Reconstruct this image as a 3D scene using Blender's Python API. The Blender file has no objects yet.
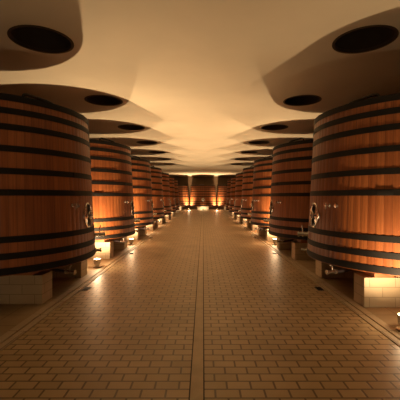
import bpy, bmesh, math, random
from mathutils import Vector, Matrix

random.seed(7)
scene = bpy.context.scene
COL = scene.collection
PI = math.pi

# ------------------------------------------------------------------ layout (metres, camera looks along +Y)
EYE = 1.70
S = 3.85                 # spacing of the vats along a row
XC = 3.85                # distance of a row's centre line from the aisle centre
Y1 = 6.16                # first vat
NV = 7                   # vats in a row
BASE = 0.575              # underside of a vat
VH = 2.635                # height of a vat
RB, RT = 1.77, 1.63      # bottom and top radius
CEIL = 4.60
WALLX = 6.3
YB = 46.8                # back wall
YF = -4.0                # wall behind the camera
YE = 44.3                # centre line of the end row
SE = 3.62                # spacing of the end row
CURB = 2.38

# ------------------------------------------------------------------ materials
def new_mat(name):
    m = bpy.data.materials.new(name); m.use_nodes = True
    nt = m.node_tree
    return m, nt, nt.nodes['Principled BSDF']

def N(nt, kind, **kw):
    n = nt.nodes.new(kind)
    for k, v in kw.items(): setattr(n, k, v)
    return n

def math_node(nt, op, a=None, b=None):
    n = N(nt, 'ShaderNodeMath', operation=op)
    for i, v in enumerate((a, b)):
        if v is None: continue
        if isinstance(v, (int, float)): n.inputs[i].default_value = v
        else: nt.links.new(v, n.inputs[i])
    return n.outputs[0]

def ramp(nt, fac, stops):
    r = N(nt, 'ShaderNodeValToRGB')
    el = r.color_ramp.elements
    while len(el) < len(stops): el.new(0.5)
    for e, (p, c) in zip(el, stops):
        e.position = p; e.color = (*c, 1)
    nt.links.new(fac, r.inputs[0])
    return r.outputs[0]

def mix(nt, fac, a, b, mode='MIX'):
    n = N(nt, 'ShaderNodeMix', data_type='RGBA', blend_type=mode)
    for sock, v in ((n.inputs[0], fac), (n.inputs[6], a), (n.inputs[7], b)):
        if isinstance(v, (int, float)): sock.default_value = v
        elif isinstance(v, tuple): sock.default_value = (*v, 1)
        else: nt.links.new(v, sock)
    return n.outputs[2]

def bump(nt, bsdf, height, strength, dist=0.01):
    b = N(nt, 'ShaderNodeBump')
    b.inputs['Strength'].default_value = strength
    b.inputs['Distance'].default_value = dist
    nt.links.new(height, b.inputs['Height'])
    nt.links.new(b.outputs[0], bsdf.inputs['Normal'])

def simple(name, color, rough=0.5, metal=0.0, var=0.12, scale=6.0):
    m, nt, b = new_mat(name)
    tc = N(nt, 'ShaderNodeTexCoord')
    nz = N(nt, 'ShaderNodeTexNoise'); nz.inputs['Scale'].default_value = scale; nz.inputs['Detail'].default_value = 5
    nt.links.new(tc.outputs['Object'], nz.inputs['Vector'])
    lo = tuple(c * (1 - var) for c in color); hi = tuple(min(1, c * (1 + var)) for c in color)
    nt.links.new(ramp(nt, nz.outputs[0], [(0.3, lo), (0.7, hi)]), b.inputs['Base Color'])
    b.inputs['Roughness'].default_value = rough
    b.inputs['Metallic'].default_value = metal
    return m

NSTAVE = 96
def wood_vat():
    m, nt, b = new_mat('oak_staves')
    tc = N(nt, 'ShaderNodeTexCoord')
    sx = N(nt, 'ShaderNodeSeparateXYZ'); nt.links.new(tc.outputs['Object'], sx.inputs[0])
    ang = math_node(nt, 'ARCTAN2', sx.outputs[1], sx.outputs[0])
    u = math_node(nt, 'MULTIPLY', ang, NSTAVE / (2 * PI))
    u = math_node(nt, 'ADD', u, NSTAVE * 1.0)
    sid = math_node(nt, 'FLOOR', u)
    oi = N(nt, 'ShaderNodeObjectInfo')
    seed = math_node(nt, 'MULTIPLY', oi.outputs['Random'], 57.0)
    sid2 = math_node(nt, 'ADD', sid, seed)
    wn = N(nt, 'ShaderNodeTexWhiteNoise', noise_dimensions='1D'); nt.links.new(sid2, wn.inputs['W'])
    cv = N(nt, 'ShaderNodeCombineXYZ')
    nt.links.new(math_node(nt, 'MULTIPLY', u, 2.2), cv.inputs[0])
    nt.links.new(math_node(nt, 'MULTIPLY', sx.outputs[2], 0.55), cv.inputs[1])
    nt.links.new(sid2, cv.inputs[2])
    nz = N(nt, 'ShaderNodeTexNoise'); nz.inputs['Scale'].default_value = 2.4; nz.inputs['Detail'].default_value = 6
    nt.links.new(cv.outputs[0], nz.inputs['Vector'])
    base = ramp(nt, wn.outputs['Value'], [(0.0, (0.25, 0.073, 0.020)), (0.5, (0.31, 0.095, 0.027)), (1.0, (0.37, 0.122, 0.036))])
    grain = ramp(nt, nz.outputs[0], [(0.3, (0.62, 0.60, 0.56)), (0.7, (1.0, 1.0, 1.0))])
    c = mix(nt, 1.0, base, grain, 'MULTIPLY')
    # old run marks with outlines of their own
    st = N(nt, 'ShaderNodeTexNoise'); st.inputs['Scale'].default_value = 1.3; st.inputs['Detail'].default_value = 3
    nt.links.new(tc.outputs['Object'], st.inputs['Vector'])
    c = mix(nt, math_node(nt, 'MULTIPLY', ramp(nt, st.outputs[0], [(0.52, (0, 0, 0)), (0.72, (1, 1, 1))]), 0.35), c, (0.17, 0.05, 0.018))
    fr = math_node(nt, 'FRACT', u)
    d = math_node(nt, 'ABSOLUTE', math_node(nt, 'SUBTRACT', fr, 0.5))
    seam = math_node(nt, 'GREATER_THAN', d, 0.465)
    c = mix(nt, math_node(nt, 'MULTIPLY', seam, 0.55), c, (0.07, 0.022, 0.008))
    nt.links.new(c, b.inputs['Base Color'])
    b.inputs['Roughness'].default_value = 0.42
    bump(nt, b, math_node(nt, 'SUBTRACT', nz.outputs[0], seam), 0.25, 0.004)
    return m

def brick_mat(name, c1, c2, cm, bw, bh, mortar, rough, axes='xy', strength=0.35, rot=0.0, offset=0.5, dist=0.004):
    m, nt, b = new_mat(name)
    tc = N(nt, 'ShaderNodeTexCoord')
    vec = tc.outputs['Object']
    if axes != 'xy':
        s = N(nt, 'ShaderNodeSeparateXYZ'); nt.links.new(vec, s.inputs[0])
        cb = N(nt, 'ShaderNodeCombineXYZ')
        nt.links.new(math_node(nt, 'ADD', s.outputs[0], s.outputs[1]), cb.inputs[0])
        nt.links.new(s.outputs[2], cb.inputs[1])
        vec = cb.outputs[0]
    br = N(nt, 'ShaderNodeTexBrick'); br.offset = offset
    br.inputs['Scale'].default_value = 1.0
    br.inputs['Brick Width'].default_value = bw
    br.inputs['Row Height'].default_value = bh
    br.inputs['Mortar Size'].default_value = mortar
    br.inputs['Mortar Smooth'].default_value = 0.15
    br.inputs['Color1'].default_value = (*c1, 1); br.inputs['Color2'].default_value = (*c2, 1)
    br.inputs['Mortar'].default_value = (*cm, 1)
    nt.links.new(vec, br.inputs['Vector'])
    nz = N(nt, 'ShaderNodeTexNoise'); nz.inputs['Scale'].default_value = 1.7; nz.inputs['Detail'].default_value = 6
    nt.links.new(tc.outputs['Object'], nz.inputs['Vector'])
    c = mix(nt, 1.0, br.outputs['Color'], ramp(nt, nz.outputs[0], [(0.3, (0.80, 0.79, 0.77)), (0.7, (1, 1, 1))]), 'MULTIPLY')
    nt.links.new(c, b.inputs['Base Color'])
    nr = N(nt, 'ShaderNodeTexNoise'); nr.inputs['Scale'].default_value = 9; nr.inputs['Detail'].default_value = 3
    nt.links.new(tc.outputs['Object'], nr.inputs['Vector'])
    rr = N(nt, 'ShaderNodeMapRange'); rr.inputs[3].default_value = rough - 0.08; rr.inputs[4].default_value = rough + 0.1
    nt.links.new(nr.outputs[0], rr.inputs[0]); nt.links.new(rr.outputs[0], b.inputs['Roughness'])
    bump(nt, b, math_node(nt, 'SUBTRACT', 1.0, br.outputs['Fac']), strength, dist)
    return m

def emis(name, color, strength):
    m, nt, b = new_mat(name)
    b.inputs['Base Color'].default_value = (*color, 1)
    b.inputs['Emission Color'].default_value = (*color, 1)
    b.inputs['Emission Strength'].default_value = strength
    return m

M = {}
M['wood'] = wood_vat()
M['lid'] = simple('oak_head', (0.12, 0.045, 0.018), 0.6, 0, 0.25, 3)
M['hoop'] = simple('black_steel_hoop', (0.007, 0.0055, 0.0045), 0.6, 0.0, 0.3, 5)
M['hoop'].node_tree.nodes['Principled BSDF'].inputs['Specular IOR Level'].default_value = 0.25
M['steel'] = simple('stainless_steel', (0.66, 0.62, 0.56), 0.24, 0.95, 0.08, 9)
M['darksteel'] = simple('dull_pipe_steel', (0.10, 0.08, 0.085), 0.4, 0.7, 0.2, 9)
M['rubber'] = simple('black_hose', (0.02, 0.018, 0.016), 0.55)
M['pad'] = simple('wooden_foot', (0.36, 0.13, 0.045), 0.6, 0, 0.2, 8)
M['plinth'] = brick_mat('plinth_tile', (0.62, 0.50, 0.33), (0.57, 0.45, 0.29), (0.40, 0.31, 0.20), 0.40, 0.155, 0.006, 0.6, 'wall', 0.4)
M['floor'] = brick_mat('aisle_paver', (0.60, 0.44, 0.25), (0.51, 0.37, 0.205), (0.19, 0.13, 0.072), 0.215, 0.128, 0.010, 0.42, strength=0.6, dist=0.008)
M['sidefloor'] = brick_mat('side_tile', (0.46, 0.34, 0.20), (0.43, 0.31, 0.18), (0.25, 0.18, 0.11), 0.40, 0.40, 0.006, 0.6, offset=0.0)
M['edge'] = brick_mat('edging_stone', (0.60, 0.47, 0.31), (0.55, 0.43, 0.28), (0.22, 0.16, 0.10), 0.5, 0.6, 0.006, 0.6)
M['strip'] = simple('centre_strip', (0.50, 0.37, 0.21), 0.45)
M['slot'] = simple('dark_joint', (0.03, 0.021, 0.013), 0.8)
M['ceiling'] = simple('cream_plaster', (0.66, 0.57, 0.42), 0.85, 0, 0.04, 0.8)
M['wall'] = simple('brown_plaster', (0.16, 0.095, 0.05), 0.85, 0, 0.12, 1.2)
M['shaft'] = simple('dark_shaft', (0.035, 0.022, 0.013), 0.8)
M['rim'] = simple('dark_rim', (0.05, 0.033, 0.02), 0.6)
M['lamp_body'] = simple('lamp_metal', (0.42, 0.38, 0.32), 0.35, 0.8)
M['lens'] = emis('lamp_glass', (1.0, 0.80, 0.48), 14.0)
M['lens_dim'] = emis('lamp_glass_dim', (1.0, 0.80, 0.48), 2.0)  # used by the lamps added before the end blocks

# ------------------------------------------------------------------ mesh helpers
def link(name, bm, mat, parent=None, smooth=False, loc=None):
    bmesh.ops.recalc_face_normals(bm, faces=bm.faces[:])
    me = bpy.data.meshes.new(name); bm.to_mesh(me); bm.free()
    if smooth:
        for p in me.polygons: p.use_smooth = True
        try: me.set_sharp_from_angle(angle=math.radians(40))
        except Exception: pass
    me.materials.append(mat)
    o = bpy.data.objects.new(name, me); COL.objects.link(o)
    if parent: o.parent = parent
    if loc: o.location = loc
    return o

def box(bm, x0, x1, y0, y1, z0, z1, bev=0.0):
    r = bmesh.ops.create_cube(bm, size=1.0)
    vs = r['verts']
    for v in vs:
        v.co = Vector(((x0 + x1) / 2 + v.co.x * (x1 - x0), (y0 + y1) / 2 + v.co.y * (y1 - y0), (z0 + z1) / 2 + v.co.z * (z1 - z0)))
    if bev:
        es = list({e for v in vs for e in v.link_edges})
        bmesh.ops.bevel(bm, geom=es, offset=bev, segments=2, affect='EDGES', profile=0.6)

def lathe(bm, prof, n=48, closed=False, mat=Matrix.Identity(4)):
    """revolve (r, z) points about Z"""
    rings = []
    for r, z in prof:
        if r < 1e-6: rings.append([bm.verts.new(mat @ Vector((0, 0, z)))])
        else: rings.append([bm.verts.new(mat @ Vector((r * math.cos(2 * PI * i / n), r * math.sin(2 * PI * i / n), z))) for i in range(n)])
    pairs = list(zip(rings, rings[1:]))
    if closed: pairs.append((rings[-1], rings[0]))
    for a, b in pairs:
        for i in range(n):
            j = (i + 1) % n
            if len(a) == 1 and len(b) == 1: continue
            if len(a) == 1: bm.faces.new((a[0], b[i], b[j]))
            elif len(b) == 1: bm.faces.new((a[i], a[j], b[0]))
            else: bm.faces.new((a[i], a[j], b[j], b[i]))

def tube(bm, pts, r, n=10):
    pts = [Vector(p) for p in pts]
    rings = []
    up = Vector((0, 0, 1))
    for i, p in enumerate(pts):
        t = (pts[min(i + 1, len(pts) - 1)] - pts[max(i - 1, 0)]).normalized()
        a = t.cross(up)
        if a.length < 1e-3: a = t.cross(Vector((1, 0, 0)))
        a.normalize(); b = t.cross(a)
        if rings and a.dot(prev) < 0: a, b = -a, -b
        prev = a
        rings.append([bm.verts.new(p + r * (math.cos(2 * PI * k / n) * a + math.sin(2 * PI * k / n) * b)) for k in range(n)])
    for A, B in zip(rings, rings[1:]):
        for k in range(n):
            j = (k + 1) % n
            bm.faces.new((A[k], A[j], B[j], B[k]))
    bm.faces.new(rings[0]); bm.faces.new(rings[-1])

def smooth_path(pts, n=6):
    pts = [Vector(p) for p in pts]; out = []
    P = [pts[0]] + pts + [pts[-1]]
    for i in range(1, len(P) - 2):
        for k in range(n):
            t = k / n
            a, b, c, d = P[i - 1], P[i], P[i + 1], P[i + 2]
            out.append(0.5 * ((2 * b) + (c - a) * t + (2 * a - 5 * b + 4 * c - d) * t * t + (3 * b - a - 3 * c + d) * t ** 3))
    out.append(pts[-1])
    return out

def frame_mat(origin, normal):
    """local Z -> normal, local Y -> up"""
    z = Vector(normal).normalized(); y = Vector((0, 0, 1)); y = (y - z * y.dot(z)).normalized(); x = y.cross(z)
    m = Matrix((x, y, z)).transposed().to_4x4(); m.translation = Vector(origin)
    return m

def thing(name, label, cat, loc=(0, 0, 0), group=None, rotz=0):
    o = bpy.data.objects.new(name, None); COL.objects.link(o)
    o.empty_display_size = 0.3
    o.location = loc; o.rotation_euler = (0, 0, rotz)
    tag(o, label, cat, group)
    return o

def tag(o, label, cat, group=None):
    o['label'] = label; o['category'] = cat
    if group: o['group'] = group
    return o

def struct(o):
    o['kind'] = 'structure'; return o

def dup(root, loc, rotz, label, group):
    r = root.copy(); COL.objects.link(r); r.location = loc; r.rotation_euler = (0, 0, rotz)
    r['label'] = label; r['group'] = group
    for ch in list(root.children):
        c = ch.copy(); COL.objects.link(c); c.parent = r
        for g in list(ch.children):
            d = g.copy(); COL.objects.link(d); d.parent = c
    return r

# ------------------------------------------------------------------ the setting
def plane(name, x0, x1, y0, y1, z, mat):
    bm = bmesh.new()
    bm.faces.new([bm.verts.new(p) for p in ((x0, y0, z), (x1, y0, z), (x1, y1, z), (x0, y1, z))])
    return struct(link(name, bm, mat))

bm = bmesh.new(); box(bm, -CURB + 0.16, CURB - 0.16, YF, YB, -0.2, 0.0); struct(link('floor', bm, M['floor']))
for i, s in enumerate((-1, 1)):
    a, b_ = sorted((s * (CURB + 0.09), s * WALLX))
    bm = bmesh.new(); box(bm, a, b_, YF, YB, -0.2, 0.0); struct(link('floor', bm, M['sidefloor']))
    for q, (x0, x1, h) in enumerate(((-0.145, -0.055, 0.008), (-0.035, 0.07, 0.014))):
        a, b_ = sorted((s * (CURB + x0), s * (CURB + x1)))
        bm = bmesh.new(); box(bm, a, b_, YF, YB, -0.2, h, 0.003); struct(link('trim_%d' % (i * 2 + q + 7), bm, M['edge']))
    a, b_ = sorted((s * (CURB - 0.16), s * (CURB + 0.09)))
    bm = bmesh.new(); box(bm, a, b_, YF, YB, -0.2, -0.02); struct(link('trim_%d' % (i + 3), bm, M['slot']))
# centre joint: plain strip between two dark slots
bm = bmesh.new(); box(bm, -0.122, 0.014, YF, YB, -0.05, 0.003); struct(link('trim_5', bm, M['slot']))
bm = bmesh.new(); box(bm, -0.110, 0.002, YF, YB, -0.05, 0.005); struct(link('trim_6', bm, M['strip']))

HOLE_R = 0.52
HX = 2.98
HOLES = [(s * HX, Y1 + S * k) for s in (-1, 1) for k in range(NV)]
def make_ceiling():
    bm = bmesh.new(); z = CEIL; hw = 0.8; n = 48
    def quad(x0, x1, y0, y1):
        bm.faces.new([bm.verts.new(p) for p in ((x0, y0, z), (x1, y0, z), (x1, y1, z), (x0, y1, z))])
    hx = HX
    quad(-hx + hw, hx - hw, YF, YB)
    for s in (-1, 1):
        a, b = sorted((s * (hx + hw), s * WALLX)); quad(a, b, YF, YB)
        cx = s * hx; y = YF
        for k in range(NV):
            cy = Y1 + S * k
            quad(cx - hw, cx + hw, y, cy - hw)
            inner, outer = [], []
            for i in range(n):
                t = 2 * PI * i / n; c, q = math.cos(t), math.sin(t); m_ = max(abs(c), abs(q))
                inner.append(bm.verts.new((cx + HOLE_R * c, cy + HOLE_R * q, z)))
                outer.append(bm.verts.new((cx + hw * c / m_, cy + hw * q / m_, z)))
            for i in range(n):
                j = (i + 1) % n
                bm.faces.new((inner[i], inner[j], outer[j], outer[i]))
            y = cy + hw
        quad(cx - hw, cx + hw, y, YB)
    for f in bm.faces:
        f.normal_update()
        if f.normal.z > 0: f.normal_flip()
    me = bpy.data.meshes.new('ceiling'); bm.to_mesh(me); bm.free(); me.materials.append(M['ceiling'])
    o = bpy.data.objects.new('ceiling', me); COL.objects.link(o); return struct(o)
make_ceiling()
for name, b in (('wall_left', (-WALLX - 0.2, -WALLX, YF, YB)), ('wall_right', (WALLX, WALLX + 0.2, YF, YB)),
                ('wall_back', (-WALLX, WALLX, YB, YB + 0.2)), ('wall_front', (-WALLX, WALLX, YF - 0.2, YF))):
    bm = bmesh.new(); box(bm, *b, -0.2, CEIL); struct(link(name, bm, M['wall']))

ORD = ['nearest', 'second', 'third', 'fourth', 'fifth', 'sixth', 'seventh']
SIDE = {-1: 'left', 1: 'right'}

# round openings in the ceiling, one over each vat
def make_vent():
    t = thing('ceiling_vent', '', 'ceiling opening')
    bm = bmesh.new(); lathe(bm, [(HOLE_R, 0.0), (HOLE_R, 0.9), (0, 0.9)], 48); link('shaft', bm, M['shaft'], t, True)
    bm = bmesh.new(); lathe(bm, [(HOLE_R - 0.012, -0.012), (HOLE_R + 0.035, -0.012), (HOLE_R + 0.035, 0.0), (HOLE_R - 0.012, 0.05)], 48, True); link('rim', bm, M['rim'], t, True)
    return t
vent = None
for i, (x, y) in enumerate(HOLES):
    s = -1 if x < 0 else 1; k = i % NV
    lab = 'round dark opening in the ceiling above the %s vat of the %s row' % (ORD[k], SIDE[s])
    grp = 'round openings along the ceiling'
    if vent is None:
        vent = make_vent(); vent.location = (x, y, CEIL); vent['label'] = lab; vent['group'] = grp
    else: dup(vent, (x, y, CEIL), 0, lab, grp)

# ------------------------------------------------------------------ the vats
HOOPS = [0.024, 0.105, 0.195, 0.452, 0.57, 0.695, 0.815, 0.905, 0.98]
def rad(t): return RB + (RT - RB) * t

def make_vat(s):
    """s = -1: stands left of the aisle, manway towards +X; s = 1 mirrored. Origin on the floor under the centre."""
    t = thing('wooden_vat', '', 'vat')
    f = -s                                     # direction of the aisle along X
    bm = bmesh.new()
    n = NSTAVE * 3; zs = [0.0, 0.25, 0.5, 0.75, 1.0]
    rings = []
    for q in zs:
        ring = []
        for i in range(n):
            a = 2 * PI * i / n
            r = rad(q) - (0.0035 if i % 3 == 0 else 0)
            ring.append(bm.verts.new((r * math.cos(a), r * math.sin(a), BASE + q * VH)))
        rings.append(ring)
    rings.append([bm.verts.new(((RT - 0.07) * math.cos(2 * PI * i / n), (RT - 0.07) * math.sin(2 * PI * i / n), BASE + VH)) for i in range(n)])
    rings.append([bm.verts.new(((RT - 0.07) * math.cos(2 * PI * i / n), (RT - 0.07) * math.sin(2 * PI * i / n), BASE + VH - 0.1)) for i in range(n)])
    low = [[bm.verts.new(((RB - w) * math.cos(2 * PI * i / n), (RB - w) * math.sin(2 * PI * i / n), BASE + h)) for i in range(n)] for w, h in ((0.07, 0.0), (0.07, 0.05))]
    for A, B in list(zip(rings, rings[1:])) + [(low[0], rings[0]), (low[1], low[0])]:
        for i in range(n):
            j = (i + 1) % n; bm.faces.new((A[i], A[j], B[j], B[i]))
    bm.faces.new(low[1])
    link('staves', bm, M['wood'], t)
    bm = bmesh.new(); lathe(bm, [(0, 0.0), (RT - 0.07, 0.0), (RT - 0.07, 0.04), (RT - 0.15, 0.05), (0, 0.06)], 64)
    lid = link('lid', bm, M['lid'], t, True, (0, 0, BASE + VH - 0.09))
    # round hatch and pipework on the lid
    hx, hy = f * 1.02, -0.66
    bm = bmesh.new(); lathe(bm, [(0.0, 0.0), (0.24, 0.0), (0.24, 0.13), (0.27, 0.13), (0.27, 0.17), (0.12, 0.20), (0, 0.205)], 32)
    link('hatch', bm, M['darksteel'], lid, True, (hx - f * 0.55, hy + 0.55, 0.05))
    bm = bmesh.new()
    tube(bm, smooth_path([(hx - f * 0.55, hy + 0.5, 0.20), (hx - f * 0.5, hy + 0.4, 0.20), (hx - f * 0.2, hy + 0.1, 0.17), (hx + f * 0.1, hy - 0.15, 0.15), (hx + f * 0.16, hy - 0.2, 0.12), (hx + f * 0.16, hy - 0.2, 0.04)]), 0.03)
    link('vent_pipe', bm, M['darksteel'], lid, True, (0, 0, -0.05))
    bm = bmesh.new()
    tube(bm, smooth_path([(hx + f * 0.05, hy - 0.35, 0.05), (hx + f * 0.05, hy - 0.35, 0.14), (hx + f * 0.1, hy - 0.3, 0.17), (hx + f * 0.30, hy + 0.05, 0.14), (hx + f * 0.31, hy + 0.06, 0.05)]), 0.022)
    link('hose', bm, M['rubber'], lid, True)
    # steel hoops
    for q in HOOPS:
        h = 0.092 if 0.1 < q < 0.95 else 0.10
        dq = h / 2 / VH
        q0, q1 = max(q - dq, 0.002), min(q + dq, 0.999)
        zc = BASE + q * VH; z0, z1 = BASE + q0 * VH - zc, BASE + q1 * VH - zc
        bm = bmesh.new()
        lathe(bm, [(rad(q0) + 0.001, z0), (rad(q0) + 0.008, z0), (rad(q1) + 0.008, z1), (rad(q1) + 0.001, z1)], 96, True)
        # riveted lap of the hoop
        a = math.radians(200 + 37 * HOOPS.index(q)) if s < 0 else math.radians(-20 - 37 * HOOPS.index(q))
        mm = frame_mat(((rad(q) + 0.008) * math.cos(a), (rad(q) + 0.008) * math.sin(a), 0), (math.cos(a), math.sin(a), 0))
        b2 = bmesh.new(); box(b2, -0.11, 0.11, z0 + 0.002, z1 - 0.002, -0.012, 0.006, 0.002)
        b2.transform(mm); me = bpy.data.meshes.new('tmp'); b2.to_mesh(me); b2.free(); bm.from_mesh(me); bpy.data.meshes.remove(me)
        link('hoop', bm, M['hoop'], t, True, (0, 0, zc))
    # round manway door facing the aisle
    zd = 1.36; qd = (zd - BASE) / VH; slope = math.atan((RB - RT) / VH)
    nrm = Vector((f * math.cos(slope), 0, math.sin(slope)))
    mm = frame_mat((f * (rad(qd) - 0.030), 0, zd), nrm) @ Matrix.Diagonal((0.86, 0.93, 0.8, 1))
    bm = bmesh.new(); lathe(bm, [(0.185, 0.0), (0.25, 0.0), (0.25, 0.042), (0.235, 0.052), (0.20, 0.052), (0.185, 0.04)], 40, True, mm)
    fr = link('door_frame', bm, M['steel'], t, True); fr['label'] = 'stainless ring of the manway door'
    bm = bmesh.new(); lathe(bm, [(0, 0.012), (0.19, 0.012), (0.19, 0.036), (0.15, 0.042), (0.07, 0.052), (0, 0.055)], 40, False, mm)
    dr = link('door', bm, M['steel'], t, True); dr['label'] = 'round stainless manway door'
    bm = bmesh.new(); lathe(bm, [(0.022, 0.045), (0.022, 0.095), (0, 0.1)], 16, False, mm)
    tube(bm, [mm @ Vector((-0.17, 0.0, 0.062)), mm @ Vector((0.17, 0.0, 0.062))], 0.014)
    tube(bm, [mm @ Vector((0, -0.21, 0.064)), mm @ Vector((0, 0.21, 0.064))], 0.018)
    link('door_handle', bm, M['darksteel'], dr, True)
    bm = bmesh.new(); ring = []
    for k in range(25):
        an = 2 * PI * k / 24; ring.append(mm @ Vector((0.075 * math.cos(an), 0.075 * math.sin(an), 0.085)))
    tube(bm, ring, 0.011, 8); link('hand_wheel', bm, M['steel'], dr, True)
    bm = bmesh.new(); box(bm, 0.2, 0.30, -0.06, 0.06, 0.0, 0.05, 0.006); bm.transform(mm); link('hinge', bm, M['steel'], fr, True)
    # tasting tap beside the door, towards the camera
    def spot(deg, z):
        a = math.radians(deg); d = Vector((f * math.cos(a), -math.sin(a), 0)); return d, d * rad((z - BASE) / VH) + Vector((0, 0, z))
    d, p = spot(18, 1.56); side = Vector((-d.y, d.x, 0))
    bm = bmesh.new()
    lathe(bm, [(0, -0.01), (0.03, -0.01), (0.03, 0.012), (0.014, 0.016), (0.014, 0.10), (0, 0.102)], 16, False, frame_mat(p, d))
    tube(bm, [p + d * 0.085 + Vector((0, 0, 0.035)), p + d * 0.085 - Vector((0, 0, 0.06))], 0.011)
    link('tasting_tap', bm, M['steel'], t, True)
    p2 = p + side * 0.15; bm = bmesh.new()
    lathe(bm, [(0, -0.03), (0.035, -0.03), (0.035, 0.02), (0, 0.025)], 16, False, frame_mat(p2, d))
    link('gauge', bm, M['steel'], t, True)
    # racking valve lower down, on the far side of the door, and a drain cock below it
    d, p = spot(-24, 0.93); side = Vector((-d.y, d.x, 0)) * f
    bm = bmesh.new(); mv = frame_mat(p, d)
    lathe(bm, [(0, -0.02), (0.065, -0.02), (0.065, 0.02), (0.04, 0.025), (0.04, 0.10), (0.055, 0.10), (0.055, 0.13), (0.04, 0.13), (0.04, 0.19), (0.055, 0.19), (0.055, 0.215), (0, 0.215)], 20, False, mv)
    vl = link('valve', bm, M['steel'], t, True); vl['label'] = 'steel racking valve with upright lever'
    bm = bmesh.new(); tube(bm, [p + d * 0.115, p + d * 0.115 + Vector((0, 0, 0.09)), p + d * 0.13 + Vector((0, 0, 0.19))], 0.011)
    link('valve_lever', bm, M['steel'], vl, True)
    d, p = spot(-20, 0.62); bm = bmesh.new()
    lathe(bm, [(0, -0.02), (0.05, -0.02), (0.05, 0.02), (0.03, 0.025), (0.03, 0.09), (0.042, 0.09), (0.042, 0.12), (0, 0.12)], 18, False, frame_mat(p, d))
    link('drain_cock', bm, M['steel'], t, True)
    # bottom outlet: hose from under the vat to a steel spout with a lever
    bm = bmesh.new()
    pts = smooth_path([(f * 1.05, -0.30, BASE + 0.06), (f * 1.10, -0.32, BASE - 0.05), (f * 1.20, -0.36, BASE - 0.12), (f * 1.36, -0.42, BASE - 0.145), (f * 1.5, -0.46, BASE - 0.15)])
    tube(bm, pts, 0.03); out = link('outlet_pipe', bm, M['darksteel'], t, True)
    bm = bmesh.new()
    e0 = Vector((f * 1.5, -0.46, BASE - 0.15)); dd = Vector((f * 0.96, -0.28, 0)).normalized()
    lathe(bm, [(0, 0), (0.042, 0.0), (0.042, 0.02), (0.028, 0.02), (0.028, 0.17), (0.04, 0.17), (0.04, 0.19), (0, 0.19)], 18, False, frame_mat(e0, dd))
    sp = link('outlet_spout', bm, M['steel'], out, True)
    bm = bmesh.new(); tube(bm, [e0 + dd * 0.08, e0 + dd * 0.08 + Vector((0, 0, 0.09)), e0 + dd * 0.13 + Vector((0, 0, 0.125))], 0.011)
    link('outlet_lever', bm, M['steel'], out, True)
    # four wooden feet that carry the vat on its plinths
    for fx in (-1, 1):
        for yy in ((-0.70, 1.0) if s < 0 else (-0.86, 1.0)):
            bm = bmesh.new(); box(bm, f * fx * 1.0 - 0.15, f * fx * 1.0 + 0.15, yy - 0.20, yy + 0.16, 0.46, BASE + 0.001, 0.006)
            link('foot', bm, M['pad'], t)
    return t

proto = {}
LOOKS = {
    -1: ['dimly lit wooden vat nearest on the left, cut off by the picture edge',
         'wooden vat glowing orange on its near side, second in the left row'],
    1: ['wooden vat nearest on the right with a bright patch low on its outer side',
        'shadowed wooden vat second in the right row, behind the nearest one',
        'wooden vat with glowing orange near side, third in the right row'],
}
for s in (-1, 1):
    grp = 'wooden vats in the %s row' % SIDE[s]
    for k in range(NV):
        lab = LOOKS[s][k] if k < len(LOOKS[s]) else 'black hooped wooden vat, %s from the front in the %s row' % (ORD[k], SIDE[s])
        loc = (s * (XC if s < 0 else XC - 0.07), Y1 + S * k, 0)
        if k == 0:
            proto[s] = make_vat(s); proto[s].location = loc; proto[s]['label'] = lab; proto[s]['group'] = grp
        else: dup(proto[s], loc, 0, lab, grp)
ENDL = ['left', 'middle', 'right']
for i in range(3):
    dup(proto[-1], ((i - 1) * SE, YE, 0), -PI / 2, 'distant wooden vat, %s one of the three across the far end' % ENDL[i], 'wooden vats across the far end')

# ------------------------------------------------------------------ tiled plinths under the vats
def make_plinth(w, d):
    bm = bmesh.new(); box(bm, -w / 2, w / 2, -d / 2, d / 2, 0, 0.46, 0.006)
    o = link('tiled_plinth', bm, M['plinth']); return o
pl = None
WHICH = ['front', 'rear']
for s in (-1, 1):
    for k in range(NV):
        for j, dy in enumerate((-0.70, 1.0) if s < 0 else (-0.86, 1.0)):
            lab = 'cream tiled block under the %s of the %s vat in the %s row' % (WHICH[j], ORD[k], SIDE[s])
            grp = 'tiled blocks under the %s row' % SIDE[s]
            loc = (s * (3.85 if s < 0 else 3.78), Y1 + S * k + dy, 0)
            if pl is None:
                pl = make_plinth(2.6, 0.36); o = pl
            else:
                o = pl.copy(); COL.objects.link(o)
            o.location = loc; tag(o, lab, 'plinth', grp)
M['paleblock'] = simple('pale_block', (0.78, 0.70, 0.54), 0.6, 0, 0.06)  # paler than the row plinths, standing in for lamp light on them
bm = bmesh.new(); box(bm, -0.75, 0.75, -0.18, 0.18, 0, 0.46, 0.006)
pe = None
for i in range(3):
    for j, dy in enumerate((-1.0, 1.0)):
        if pe is None: pe = link('pale_plinth', bm, M['paleblock']); o = pe
        else: o = pe.copy(); COL.objects.link(o)
        o.location = ((i - 1) * SE, YE + dy, 0)
        tag(o, 'pale block under the %s of the %s vat at the far end' % (WHICH[j], ENDL[i]), 'plinth', 'pale blocks across the far end')

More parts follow.
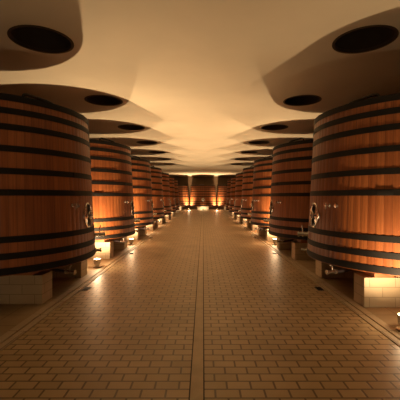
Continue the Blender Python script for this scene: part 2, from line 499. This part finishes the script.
# ------------------------------------------------------------------ uplights in the gaps between the vats
def make_lamp(lens):
    t = thing('uplight', '', 'lamp')
    bm = bmesh.new(); lathe(bm, [(0, 0), (0.10, 0), (0.10, 0.02), (0.045, 0.03), (0.045, 0.06), (0.075, 0.075), (0.09, 0.20), (0.082, 0.20), (0.078, 0.18), (0, 0.18)], 28)
    link('housing', bm, M['lamp_body'], t, True)
    bm = bmesh.new(); lathe(bm, [(0, 0.182), (0.077, 0.182), (0.076, 0.192), (0, 0.200)], 28)
    g = link('glass', bm, lens, t, True); g['label'] = 'glowing round lamp glass'
    return t
WARM = (1.0, 0.69, 0.385)
def bulb(t, power, spill, wash, aim):
    d = bpy.data.lights.new('uplight_beam', 'SPOT'); d.energy = power; d.color = WARM
    d.spot_size = math.radians(114); d.spot_blend = 0.8; d.shadow_soft_size = 0.025
    o = bpy.data.objects.new('uplight_beam', d); COL.objects.link(o); o.parent = t
    o.location = (0, 0, 0.235); o.rotation_euler = (PI, 0, 0)
    d = bpy.data.lights.new('uplight_spill', 'POINT'); d.energy = spill; d.color = WARM; d.shadow_soft_size = 0.06
    o = bpy.data.objects.new('uplight_spill', d); COL.objects.link(o); o.parent = t
    o.location = (0, 0, 0.28)
    d = bpy.data.lights.new('uplight_wash', 'SPOT'); d.energy = wash; d.color = WARM
    d.spot_size = math.radians(110); d.spot_blend = 1.0; d.shadow_soft_size = 0.025
    o = bpy.data.objects.new('uplight_wash', d); COL.objects.link(o); o.parent = t
    o.location = (0, 0, 0.26); o.rotation_euler = Vector(aim).to_track_quat('-Z', 'Y').to_euler()
LAMPX = 2.57
P = 470.0
POWER = {-1: [0.27, 0, 1.0, 1.0, 1.0, 1.0, 0.9, 0.8, 0.4], 1: [0.27, 0.34, 0, 1.0, 1.0, 1.0, 0.9, 0.8, 0.4]}  # first entries: unseen lamps added beside the camera to light the near ceiling
GAPS = ['added out of view, well in front of the nearest vat', 'in front of the nearest vat', 'between the first and second vats', 'between the second and third vats', 'between the third and fourth vats',
        'between the fourth and fifth vats', 'between the fifth and sixth vats', 'between the sixth and seventh vats', 'behind the seventh vat']
lamp_proto = {}
def place_lamp(x, y, pw, lab, grp, aim=None):
    key = 'dim' if pw < 0.15 else 'on'
    if key not in lamp_proto:
        lamp_proto[key] = make_lamp(M['lens_dim'] if key == 'dim' else M['lens']); t = lamp_proto[key]
        t.location = (x, y, 0); t['label'] = lab; t['group'] = grp
    else:
        src = lamp_proto[key]
        t = src.copy(); COL.objects.link(t); t.location = (x, y, 0); t['label'] = lab; t['group'] = grp
        for ch in list(src.children):
            if ch.type == 'MESH':
                c = ch.copy(); COL.objects.link(c); c.parent = t
    bulb(t, P * pw, 24.0 * pw, 450.0 * pw, aim or (0.25 if x > 0 else -0.25, 0.8, 0.75))
for s in (-1, 1):
    for k, pw in enumerate(POWER[s]):
        if pw == 0: continue
        place_lamp(s * (LAMPX if k < 4 else 2.8), Y1 + S * (k - 1.5), pw, 'floor uplight %s of the %s row' % (GAPS[k], SIDE[s]), 'uplights on the %s side' % SIDE[s])
for i, x in enumerate((-SE / 2, SE / 2)):
    place_lamp(x, YE - 1.15, 2.3, 'uplight glowing to the %s of the middle vat at the far end' % ('left', 'right')[i], 'uplights at the far end', (0, 0.3, 0.8))
for x, who in ((0.0, 'middle'), (-3.3, 'left')):  # added lamps, there only to brighten the end blocks
    place_lamp(x, YE - 2.0, 0.12, 'small added lamp brightening the pale block of the %s far vat' % who, 'added lamps before the far blocks', (0, 1, 0.02))

# ------------------------------------------------------------------ floor drains beside the manways
def make_drain():
    t = thing('floor_drain', '', 'drain')
    bm = bmesh.new(); box(bm, -0.06, 0.06, -0.11, 0.13, 0.0, 0.004); link('frame', bm, M['darksteel'], t)
    bm = bmesh.new()
    for q in range(7): box(bm, -0.048, 0.048, -0.10 + q * 0.03, -0.083 + q * 0.03, 0.004, 0.008)
    link('grate', bm, M['hoop'], t)
    return t
dr0 = None
for s in (-1, 1):
    for k in range(3):
        lab = 'small dark floor drain by the curb beside the %s %s vat' % (ORD[k], SIDE[s])
        grp = 'floor drains along the aisle'; loc = (s * 2.15, Y1 + S * k, 0)
        if dr0 is None:
            dr0 = make_drain(); dr0.location = loc; dr0['label'] = lab; dr0['group'] = grp
        else: dup(dr0, loc, 0, lab, grp)

# ------------------------------------------------------------------ camera, world, view
cam = bpy.data.cameras.new('camera'); co = bpy.data.objects.new('camera', cam); COL.objects.link(co)
co.location = (0, 0, EYE); co.rotation_euler = (PI / 2, 0, 0)
cam.sensor_width = 36; cam.lens = 333 * 36 / 400
cam.shift_x = -0.0075; cam.shift_y = -0.0075
cam.clip_end = 200
scene.camera = co
w = bpy.data.worlds.new('world'); scene.world = w; w.use_nodes = True
w.node_tree.nodes['Background'].inputs[0].default_value = (0.02, 0.014, 0.008, 1)
w.node_tree.nodes['Background'].inputs[1].default_value = 0.2
vs = scene.view_settings
vs.view_transform = 'Standard'; vs.look = 'None'; vs.gamma = 1.0; vs.exposure = 0.08; vs.use_curve_mapping = False
